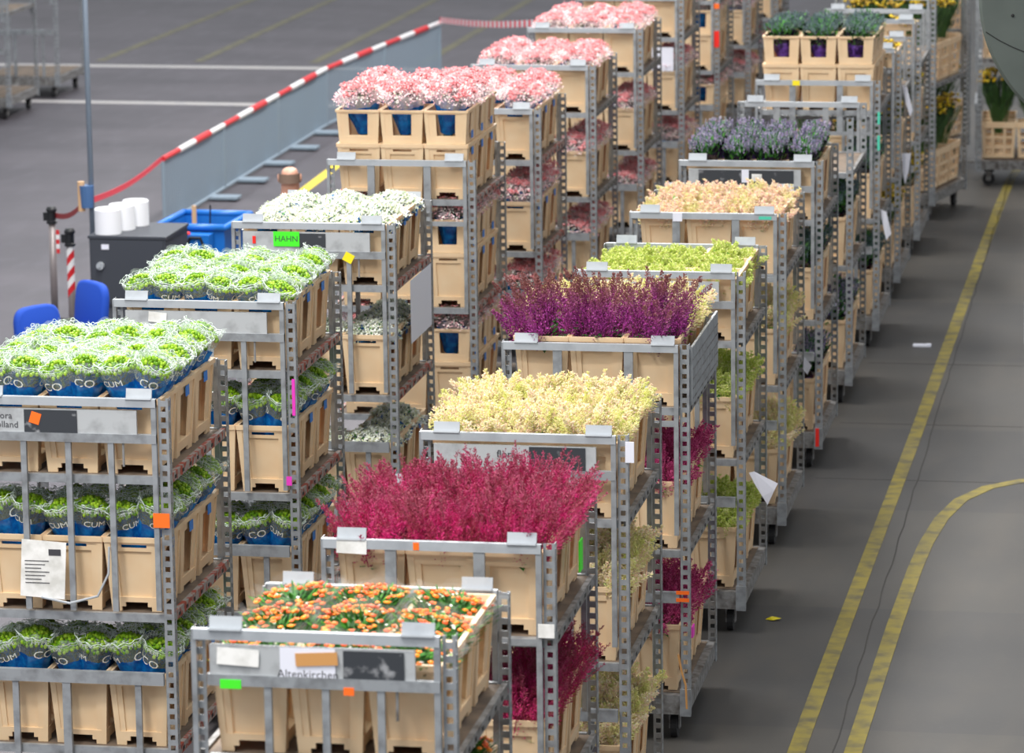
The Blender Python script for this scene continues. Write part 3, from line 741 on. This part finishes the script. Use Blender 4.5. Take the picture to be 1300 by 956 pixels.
T, G = trolley(-2.69, 22.68, H2, 'lime trolley', 'trolley of lime green astilbe with a white cloth tied on', [dict(z=1.76, kind='lime', hs=.88)] + L2('lime')[1:], gate='plate')
words(G, 'bank', .05, -.22, H2 - .12, PY - .003)
T, G = trolley(-2.685, 24.85, H2, 'far cream trolley', 'trolley of blush cream astilbe behind the lime one', [dict(z=1.78, kind='blush', hs=.94), dict(z=1.055, kind='cream'), dict(z=.27, kind='cream')], gate='bars')
decal(G, 'label', 'paper', -.72, H2 - .055, -.66, H2 + .0, PY - .004); decal(G, 'sticker', 'teal_sticker', -.17, H2 - .035, -.09, H2 - .015, PY - .004)
LL = [dict(z=1.76, kind='lavender', nx=4, lean=.6), dict(z=1.055, kind='grey', nx=4), dict(z=.27, kind='lavender', nx=4)]
T, G = trolley(-2.68, 27.155, H2, 'lavender thistle trolley', 'trolley of lavender thistles, four buckets across its front', LL, gate='plate')
decal(G, 'printed_panel', 'black_print', -.86, H2 - .17, -.2, H2 - .065, PY - .0005); decal(G, 'label', 'paper', -.56, H2 - .15, -.51, H2 - .06, PY - .004); decal(G, 'label', 'paper_worn', -.49, H2 - .14, -.42, H2 - .09, PY - .003)
m = MB().use('red_sticker'); m.box(-.045, -.016, .17, -.02, -.012, .3); m.build('reflector', T)
trolley(-2.675, 29.39, H2, 'bare-topped trolley', 'trolley with an empty top between two thistle trolleys', [dict(z=1.76, kind=None), dict(z=1.055, kind='grey'), dict(z=.27, kind='lavender')], gate='none')
LD = [dict(z=1.93, kind='grey', collar=True, hs=.9), dict(z=1.055, kind='grey'), dict(z=.27, kind='grey')]
T, G = trolley(-2.665, 31.63, H2, 'grey thistle trolley', 'trolley of grey thistles in buckets with tall windowed collars', LD, gate='bars')
decal(G, 'label', 'yellow_sticker', -.70, H2 - .04, -.64, H2, PY - .004)
decal(T, 'sticker', 'teal_sticker', -.02, 1.83, 0, 1.93, -.003); decal(T, 'sticker', 'teal_sticker', -.02, 1.62, 0, 1.74, -.003)
trolley(-2.675, y2(5), H2, 'first yellow trolley', 'nearest trolley with yellow flowers, behind the grey thistles', [dict(z=1.76, kind='yellow', hs=.76, skip=[(i, j) for i in range(3) for j in range(3) if (i, j) not in ((2, 0), (2, 1))]), dict(z=1.055, kind='yellow'), dict(z=.27, kind='yellow')], gate='plate')
trolley(-2.675, y2(6), H2, 'second yellow trolley', 'second yellow flower trolley, at the bend of the train', [dict(z=1.76, kind='yellow', hs=.76, crate=True, skip=[(i, j) for i in range(3) for j in range(3) if (i, j) != (2, 0)]), dict(z=1.055, kind='yellow', crate=True), dict(z=.27, kind='yellow', crate=True)], gate='rail')
trolley(-2.69, 38.15, H2, 'turning trolley', 'yellow flower trolley turned slightly right, pulling away from the row', [dict(z=1.32, kind='yellow', crate=True, hs=1.45), dict(z=.28, kind='yellow', crate=True, hs=1.45)], gate='rail', rz=-.215)
trolley(-2.42, 40.45, H2, 'sideways trolley', 'yellow flower trolley standing sideways at the right edge', [dict(z=1.30, kind='yellow', crate=True, hs=1.5), dict(z=.28, kind='yellow', crate=True, hs=1.5)], gate='rail', rz=-PI / 2 + .05)
trolley(-2.95, 41.3, H2, 'hidden yellow trolley', 'yellow flower trolley half hidden behind the turning one', [dict(z=1.32, kind='yellow', crate=True, hs=1.45, grid=(1, 1)), dict(z=.28, kind='yellow', crate=True, hs=1.45, grid=(1, 1))], gate='rail', rz=-.3)
# ---- empty trolleys at far left
for i, (xx, yy, lab) in enumerate(((-13.9, 42.6, 'empty steel trolley cut by the left edge, nearest of the empties'), (-13.9, 44.5, 'empty steel trolley at the left edge, middle of the empties'), (-13.9, 46.5, 'empty steel trolley far left, rightmost of the empties'), (-15.1, 46.2, 'empty steel trolley at top left, behind the rightmost empty one'))):
    trolley(xx, yy, H2, 'empty', lab, [dict(z=1.25 if i != 2 else .268, kind=None)], gate='bars')
# ------------------------------------------------------------------ loose papers and litter
def flag(loc, pts, label, rz=0):
    m = MB().use('paper'); n = len(pts)
    vs = [(p[0], -.006 * (i % 2), p[1]) for i, p in enumerate(pts)] + [(p[0], -.006 * (i % 2) + .0025, p[1]) for i, p in enumerate(pts)]
    m.add(vs, [tuple(range(n)), tuple(reversed(range(n, 2 * n)))] + [(i, (i + 1) % n, n + (i + 1) % n, n + i) for i in range(n)])
    o = m.build('paper_tag'); o.location = loc; o.rotation_euler = (0, 0, rz); tag(o, label, 'paper', 'white papers hanging on trolleys')
flag((-2.665, 22.66, .93), [(0, .06), (.03, .07), (.17, .0), (.15, -.04), (.11, -.13), (.08, -.08), (.03, .0)], 'white cloth tied to the lime astilbe trolley')
flag((-2.682, 25.96, .98), [(0, .06), (.05, .0), (.02, -.06), (-.01, -.02)], 'small white tag tied between cream and lavender trolleys')
flag((-2.662, 31.66, 1.02), [(0, .12), (.05, .1), (.09, -.08), (.05, -.13), (.02, .0)], 'white paper hanging at the grey thistle trolley corner')
flag((-2.672, 33.93, 1.12), [(0, .15), (.08, .15), (.06, -.02), (.03, -.12), (.01, .0)], 'white paper hanging low on the nearest yellow trolley')
flag((-2.672, 33.95, 1.72), [(0, .14), (.04, .12), (.09, -.08), (.07, -.14), (.03, -.02)], 'white paper hanging high on the nearest yellow trolley')
m = MB().use('paper'); m.box(-.075, -.04, .001, .07, .04, .016); m.box(.03, -.03, .016, .07, .03, .022); o = m.build('paper_scrap'); o.location = (-2.324, 31.78, 0); tag(o, 'white crumpled scrap lying on the aisle floor', 'litter')
m = MB().use('yellow_sticker'); m.add([(-.05, 0, .002), (.0, -.03, .006), (.05, 0, .012), (.02, .03, .004), (-.01, .04, .012), (-.02, .01, .016)], [(0, 1, 5), (1, 2, 5), (2, 3, 5), (3, 4, 5), (4, 0, 5), (0, 4, 3, 2, 1)]); o = m.build('petal_scrap'); o.location = (-2.564, 23.05, 0); tag(o, 'tiny yellow scrap lying on the aisle near the lime trolley', 'litter')
m = MB().use('pale_steel'); m.tube([(0, 0, .0), (0, 0, .34)], .055, 16); m.use('galvanised_worn'); m.tube([(0, 0, .34), (0, 0, .37)], .05, 16); o = m.build('bollard'); o.location = (-1.462, 32.0, 0); tag(o, 'short grey steel bollard cut by the right edge', 'bollard')
# ------------------------------------------------------------------ round drum hanging at top right
dr = empty('hanging_drum', (-.53, 24, 3.66), 0, 'large round grey-green drum hanging in the top right corner', 'drum')
m = MB().use('duct'); R_ = .906; n = 72
prof = [(0, 0), (R_ - .02, 0), (R_, .02), (R_, .9), (R_ - .02, .92), (0, .92)]
vs = [(0, 0, 0)]; fs = []
for (rr, yy) in prof[1:-1]: vs += [(rr * math.cos(2 * PI * k / n), yy, rr * math.sin(2 * PI * k / n)) for k in range(n)]
vs.append((0, .92, 0)); e = len(vs) - 1
for k in range(n):
    k2 = (k + 1) % n; fs.append((0, 1 + k, 1 + k2)); fs.append((e, 1 + 3 * n + k2, 1 + 3 * n + k))
    for i in range(3): fs.append((1 + i * n + k, 1 + (i + 1) * n + k, 1 + (i + 1) * n + k2, 1 + i * n + k2))
m.add(vs, fs); m.build('drum_shell', dr)
m = MB().use('rubber'); sp_ = [(-.86, -.002, -.22), (-.78, -.002, -.27), (-.7, -.002, -.31), (-.6, -.002, -.35), (-.45, -.002, -.40), (-.3, -.002, -.46)]; m.tube(sp_, .003, 5); m.ball((-.7, -.002, -.12), .01, 8, 5); m.build('seam', dr)
m = MB().use('galvanised'); m.tube([(0, .46, .9), (0, .46, 5.8)], .03, 8); m.tube([(.5, .46, .74), (.5, .46, 5.8)], .02, 8); m.build('hanger', dr)
# ------------------------------------------------------------------ barrier fence
FP = [(-10.05, 37.0), (-10.05, 39.4), (-10.05, 41.8), (-10.05, 44.2), (-9.87, 46.6), (-9.66, 49.0)]
fence = empty('barrier_fence', (-10.05, 37, 0), 0, 'long low steel bar fence topped with red and white tape', 'fence')
def fl(p, z=0): return Vector((p[0] + 10.05, p[1] - 37, z))
FH = .68
for i in range(5):
    a, b = fl(FP[i]), fl(FP[i + 1]); d = (b - a); L = d.length; d.normalize(); m = MB().use('fence_steel')
    m.tube([a + Vector((0, 0, .03)), a + Vector((0, 0, FH - .02))], .018, 8); m.tube([b - d * .03 + Vector((0, 0, .03)), b - d * .03 + Vector((0, 0, FH - .02))], .018, 8)
    m.tube([a + Vector((0, 0, .04)), b + Vector((0, 0, .04))], .018, 8)
    k = int(L / .065)
    for q in range(1, k): p = a + d * L * q / k; m.tube([p + Vector((0, 0, .05)), p + Vector((0, 0, FH - .02))], .008, 5)
    m.build('fence_panel', fence)
    m = MB(); seg = 4
    for q in range(seg):
        m.use('white_tape' if q % 2 else 'red_tape'); m.tube([a + d * L * q / seg + Vector((0, 0, FH)), a + d * L * (q + 1) / seg + Vector((0, 0, FH))], .027 + .004 * (q % 3), 10)
    m.build('taped_rail', fence)
    for ff_ in (.25, .75):
        p = a + d * L * ff_; m = MB().use('fence_steel'); m.box(p.x - .02, p.y - .10, .02, p.x + .30, p.y + .10, .045); m.use('rubber'); m.box(p.x + .2, p.y - .05, 0, p.x + .28, p.y + .05, .02); m.build('foot', fence)
# belts
def band(name, a, b, h, mt, label, stripes=None, parts=24):
    a, b = Vector(a), Vector(b); m = MB()
    for q in range(parts):
        m.use(mt if not stripes or q % 2 == 0 else stripes); p0 = a + (b - a) * q / parts; p1 = a + (b - a) * (q + 1) / parts
        s0 = -.05 * math.sin(PI * q / parts); s1 = -.05 * math.sin(PI * (q + 1) / parts)
        n = (b - a).cross(Vector((0, 0, 1))).normalized() * .0015
        vs = [p0 + Vector((0, 0, s0)) + n, p1 + Vector((0, 0, s1)) + n, p1 + Vector((0, 0, s1 + h)) + n, p0 + Vector((0, 0, s0 + h)) + n]
        vs += [v - 2 * n for v in vs]; m.add(vs, [(0, 1, 2, 3), (7, 6, 5, 4), (0, 4, 5, 1), (3, 2, 6, 7)])
    o = m.build(name); tag(o, label, 'barrier tape')
band('barrier_tape', (-9.65, 32.03, .90), (-8.98, 30.62, 1.24), .045, 'belt_red', 'dark red belt between the black-topped post and the tall pole', parts=12)
band('barrier_tape', (-8.96, 30.7, 1.235), (-10.05, 36.95, .66), .05, 'bright_tape', 'bright red tape from the tall pole up to the fence end')
band('barrier_tape', (-9.66, 49.0, .68), (X1 - 1.04, 36.12, 2.12), .07, 'bright_tape', 'pink and white striped tape from the fence to the pink trolleys', 'white_tape', 60)
# belt posts
def belt_post(x, y, h, label, stripe):
    P = empty('belt_post', (x, y, 0), 0, label, 'barrier post')
    m = MB().use('rubber'); m.lathe([(0, 0), (.17, 0), (.17, .015), (.05, .04), (0, .04)], 24); m.build('base', P)
    m = MB().use('post_steel'); m.tube([(0, 0, .04), (0, 0, h - .14)], .03, 14); m.build('pole', P, True)
    m = MB().use('black_plastic'); m.lathe([(0, h), (.03, h), (.045, h - .02), (.045, h - .04), (.036, h - .045), (.036, h - .12), (.045, h - .125), (.045, h - .145), (.03, h - .15)], 20); m.box(-.07, -.015, h - .12, -.03, .015, h - .05); m.build('belt_head', P)
    m = MB()
    if stripe == 2:
        for q in range(10):
            m.use('red_tape' if q % 2 else 'white_tape'); z0 = h - .15 - q * .065
            n = 14; vs = [(.0315 * math.cos(2 * PI * k / n), .0315 * math.sin(2 * PI * k / n), z0 + .04 * math.cos(2 * PI * k / n) - dz) for dz in (0, .065) for k in range(n)]
            m.add(vs, [(k, n + k, n + (k + 1) % n, (k + 1) % n) for k in range(n)])
            if q == 5: break
    else:
        for q in range(5): m.use('red_tape' if q % 2 == 0 else 'white_tape'); m.box(.034, -.006, h - .2 - (q + 1) * .04, .062, .0, h - .2 - q * .04)
    m.build('striped_tape', P)
belt_post(-9.68, 32.02, 1.0, 'black-topped belt post at far left, dark red belt attached', 1)
belt_post(-9.2, 30.92, 1.0, 'belt post wrapped in red and white stripes beside blue chairs', 2)
# tall pole
P = empty('tall_pole', (-8.93, 30.66, 0), 0, 'tall thin grey pole behind the dark cabinet', 'pole')
m = MB().use('pole_grey'); m.tube([(0, 0, .02), (0, 0, 4.6)], .022, 12); m.build('pole', P, True)
m = MB().use('pole_grey'); m.box(-.15, -.15, 0, .15, .15, .02); m.build('base', P)
m = MB().use('device_blue'); m.tube([(-.03, -.03, 1.22), (-.03, -.03, 1.40)], [.05, .06], 14); m.use('wood'); m.tube([(-.075, -.03, 1.19), (-.075, -.03, 1.43)], .03, 10); m.build('device', P)
# ------------------------------------------------------------------ cabinet, rolls, tub, chairs
K = empty('steel_cabinet', (-8.46, 30.2, 0), 0, 'dark grey steel cabinet with paper rolls on top', 'cabinet')
m = MB().use('cabinet_grey'); m.box(-.29, -.26, .55, .33, .42, 1.1); m.box(-.30, -.27, 1.085, .34, .43, 1.106); m.build('body', K)
m = MB().use('cabinet_base'); m.box(-.24, -.22, 0, .3, .38, .55); m.build('plinth', K)
m = MB().use('cabinet_grey'); m.box(-.275, -.268, .57, .31, -.26, 1.075); d_ = m.build('door', K)
m = MB().use('pale_steel'); m.tube([(-.2, -.268, .87), (-.2, -.30, .87)], .03, 16); m.box(-.21, -.315, .86, -.19, -.3, .9); m.build('lock', d_)
m = MB().use('paper'); m.box(-.19, -.272, 1.0, -.13, -.268, 1.04); m.build('label', d_)
for i, (dx, dy) in enumerate(((-.17, -.13), (-.115, .085), (-.06, .3))):
    m = MB().use('tissue'); m.lathe([(.025, .17), (.025, .195), (.04, .2), (.098, .2), (.105, .192), (.105, 0), (0, 0)], 32); m.use('cabinet_base'); m.lathe([(0, .171), (.025, .171)], 16)
    o = m.build('paper_roll'); o.location = (-8.46 + dx, 30.2 + dy, 1.107); tag(o, ['frontmost', 'middle', 'rearmost'][i] + ' white paper roll on top of the dark cabinet', 'paper roll', 'paper rolls on the cabinet')
tb = empty('tub_trolley', (-8.22, 31.5, 0), -.05, 'bright blue open tub trolley behind the dark cabinet', 'trolley')
m = MB().use('blue_paint'); w_, d_ = .29, .36
for (a, b) in (((-w_, -d_), (w_, -d_)), ((w_, -d_), (w_, d_)), ((w_, d_), (-w_, d_)), ((-w_, d_), (-w_, -d_))): m.tube([(a[0], a[1], .99), (b[0], b[1], .99)], .028, 12)
for a in ((-w_, -d_), (w_, -d_), (w_, d_), (-w_, d_)): m.ball((a[0], a[1], .99), .029, 10, 6)
m.build('rim', tb, True)
m = MB().use('blue_paint'); m.box(-.28, -.35, .45, .28, -.335, .97); m.box(-.28, .335, .45, .28, .35, .97); m.box(-.28, -.335, .45, -.265, .335, .97); m.box(.265, -.335, .45, .28, .335, .97); m.use('cabinet_base'); m.box(-.265, -.335, .45, .265, .335, .8); m.build('tub', tb)
m = MB().use('cabinet_base')
for sx in (-1, 1):
    for sy in (-1, 1): m.tube([(sx * .25, sy * .3, .12), (sx * .25, sy * .3, .46)], .018, 8)
m.build('frame', tb)
for sx in (-1, 1):
    for sy in (-1, 1):
        m = MB().use('rubber'); m.tube([(sx * .25 - .02, sy * .3, .06), (sx * .25 + .02, sy * .3, .06)], .06, 14); m.use('galvanised_worn'); m.box(sx * .25 - .028, sy * .3 - .015, .05, sx * .25 - .022, sy * .3 + .015, .13); m.build('caster', tb)
m = MB().use('blue_paint'); m.box(-.02, -.52, .80, .2, -.38, .95); m.use('black_plastic'); m.tube([(.0, -.52, .82), (.04, -.53, .93), (.13, -.53, .93), (.17, -.52, .82)], .012, 8); m.use('red_sticker'); m.ball((.02, -.5, .955), .02, 8, 6); m.build('machine', tb)
m = MB().use('wood'); m.box(-.012, -.012, 0, .022, .012, .3); o = m.build('wooden_stick'); o.location = (-8.32, 31.55, .801); tag(o, 'short wooden stick standing in the blue tub', 'stick')
m = MB().use('black_plastic'); m.tube([(0, 0, 0), (.01, 0, .3)], .007, 8); o = m.build('black_rod'); o.location = (-8.2, 31.6, .801); tag(o, 'thin black rod standing in the blue tub', 'rod')
m = MB().use('yellow_sticker'); m.box(-.09, -.06, 0, .09, .06, .13); m.use('cabinet_grey'); m.box(-.07, -.04, .13, .07, .04, .15); o = m.build('yellow_case'); o.location = (-8.06, 31.38, .801); tag(o, 'flat yellow case inside the blue tub', 'case')
def chair(x, y, rz, label, hb):
    P = empty('office_chair', (x, y, 0), rz, label, 'chair', 'blue office chairs')
    def pad(name, w_, h_, t, M):
        m = MB().use('blue_cloth'); n = 24; vs = []; fs = []
        for sgn, k_ in ((-1, .9), (-.7, 1), (.7, 1), (1, .9)):
            for q in range(n):
                a = 2 * PI * q / n; c, s_ = math.cos(a), math.sin(a); X = abs(c) ** .5 * (1 if c > 0 else -1) * w_ / 2 * k_; Z = abs(s_) ** .5 * (1 if s_ > 0 else -1) * h_ / 2 * k_
                vs.append(M @ Vector((X, sgn * t / 2, Z)))
        for i in range(3): fs += [(i * n + q, i * n + (q + 1) % n, (i + 1) * n + (q + 1) % n, (i + 1) * n + q) for q in range(n)]
        fs += [tuple(reversed(range(n))), tuple(range(3 * n, 4 * n))]; m.add(vs, fs); m.build(name, P, True)
    pad('backrest', .42, .42, .07, Matrix.Translation((0, .2, hb - .21)) @ Matrix.Rotation(-.1, 4, 'X'))
    pad('seat', .46, .44, .08, Matrix.Translation((0, -.04, .46)) @ Matrix.Rotation(PI / 2, 4, 'X'))
    m = MB().use('black_plastic'); m.tube([(0, 0, .1), (0, 0, .42)], .028, 12); m.tube([(0, 0, .4), (0, .2, .41), (0, .25, .5), (0, .245, hb - .25)], .015, 8); m.build('column', P)
    m = MB().use('black_plastic')
    for k in range(5):
        a = 2 * PI * k / 5; m.tube([(0, 0, .11), (.24 * math.cos(a), .24 * math.sin(a), .07)], [.022, .014], 8); m.tube([(.24 * math.cos(a) - .012, .24 * math.sin(a), .026), (.24 * math.cos(a) + .012, .24 * math.sin(a), .026)], .026, 10)
    m.build('star_base', P)
chair(-8.58, 28.75, -.75, 'blue office chair with the taller back, beside the striped post', .93)
chair(-8.42, 27.85, 1.0, 'blue office chair nearer the left hypericum flowers, lower back', .91)
# ------------------------------------------------------------------ person, seen from behind
def person_body():
    import bmesh
    P = empty('person', (-7.0, 29.45, 0), .12, 'bald person in yellow-green vest, seen from behind, beyond the white flowers', 'person')
    def skin(name, J, mt, lv=2):
        bm = bmesh.new(); lay = bm.verts.layers.skin.verify(); vs = []
        for co, r, p in J:
            v = bm.verts.new(co); v[lay].radius = (r, r) if not isinstance(r, tuple) else r; vs.append(v)
        vs[0][lay].use_root = True
        for i, (co, r, p) in enumerate(J):
            if p >= 0: bm.edges.new((vs[i], vs[p]))
        me = bpy.data.meshes.new(name); bm.to_mesh(me); bm.free(); me.materials.append(MATS[mt])
        o = ob(name, me, P); sk = o.modifiers.new('Skin', 'SKIN'); sk.use_smooth_shade = True
        ss = o.modifiers.new('Sub', 'SUBSURF'); ss.levels = lv; ss.render_levels = lv; return o
    J = [((0, 0, .95), (.15, .11), -1), ((0, 0, 1.12), (.135, .1), 0), ((0, 0, 1.32), (.16, .11), 1), ((0, 0, 1.44), (.10, .08), 2), ((0, .0, 1.52), .056, 3), ((0, .02, 1.60), (.062, .075), 4), ((0, .01, 1.69), (.076, .094), 5), ((0, 0, 1.745), (.06, .075), 6)]
    J += [((0, .105, 1.635), (.012, .016), 5)]
    for s in (-1, 1):
        b = len(J); J += [((s * .17, 0, 1.42), .066, 3), ((s * .25, -.01, 1.16), .046, b), ((s * .27, .07, .93), .034, b + 1), ((s * .272, .10, .86), (.022, .036), b + 2)]
        h = len(J) - 1
        for k, (dy, ln, r) in enumerate(((-.026, .062, .0085), (-.009, .072, .009), (.009, .076, .009), (.027, .070, .0088))):
            q = len(J); J += [((s * .272, .115 + dy, .835), r + .002, h), ((s * .268, .125 + dy, .835 - ln * .55), r, q), ((s * .258, .125 + dy, .835 - ln), r * .85, q + 1)]
        q = len(J); J += [((s * .262, .145, .855), .011, h), ((s * .252, .165, .825), .0095, q)]
        b = len(J); J += [((s * .095, 0, .86), .092, 0), ((s * .11, .01, .48), .06, b), ((s * .115, -.02, .1), .042, b + 1), ((s * .12, .12, .045), (.035, .03), b + 2)]
    skin('body', J, 'skin', 2)
    V = [((0, 0, .86), (.175, .13), -1), ((0, 0, 1.10), (.165, .12), 0), ((0, 0, 1.32), (.185, .13), 1), ((0, 0, 1.43), (.12, .1), 2)]
    for s in (-1, 1):
        b = len(V); V += [((s * .18, 0, 1.41), .085, 3), ((s * .255, -.01, 1.16), .064, b), ((s * .275, .065, .96), .052, b + 1)]
    skin('jacket', V, 'vest', 2)
    V = [((0, 0, .93), (.165, .12), -1)]
    for s in (-1, 1):
        b = len(V); V += [((s * .097, 0, .84), .105, 0), ((s * .112, .01, .48), .08, b), ((s * .117, -.02, .12), .066, b + 1)]
    skin('trousers', V, 'trousers', 2)
    for s in (-1, 1):
        m = MB().use('shoe_black'); m.tube([(s * .118, -.085, .05), (s * .118, .0, .055), (s * .123, .1, .045), (s * .128, .19, .035)], [.04, .05, .045, .03], 12); m.build('shoe', P, True)
        m = MB().use('skin'); m.ball((s * .083, .0, 1.665), .03, 10, 8, (.4, .7, 1.1)); m.build('ear', P, True)
        m = MB().use('petal_white'); m.ball((s * .03, .092, 1.69), .012, 10, 6); m.use('ink'); m.ball((s * .03, .101, 1.69), .006, 8, 5); m.build('eye', P, True)
    m = MB().use('hair_short')
    vs = []; n = 20; rows = 5
    for i in range(rows):
        for k in range(n + 1):
            a = PI + PI * k / n; z = 1.63 + i * .018; rr = 1.02; vs.append((math.cos(a) * .083 * rr, .005 + math.sin(a) * .1 * rr, z))
    m.add(vs, [(i * (n + 1) + k, i * (n + 1) + k + 1, (i + 1) * (n + 1) + k + 1, (i + 1) * (n + 1) + k) for i in range(rows - 1) for k in range(n)]); m.build('hair', P, True)
person_body()
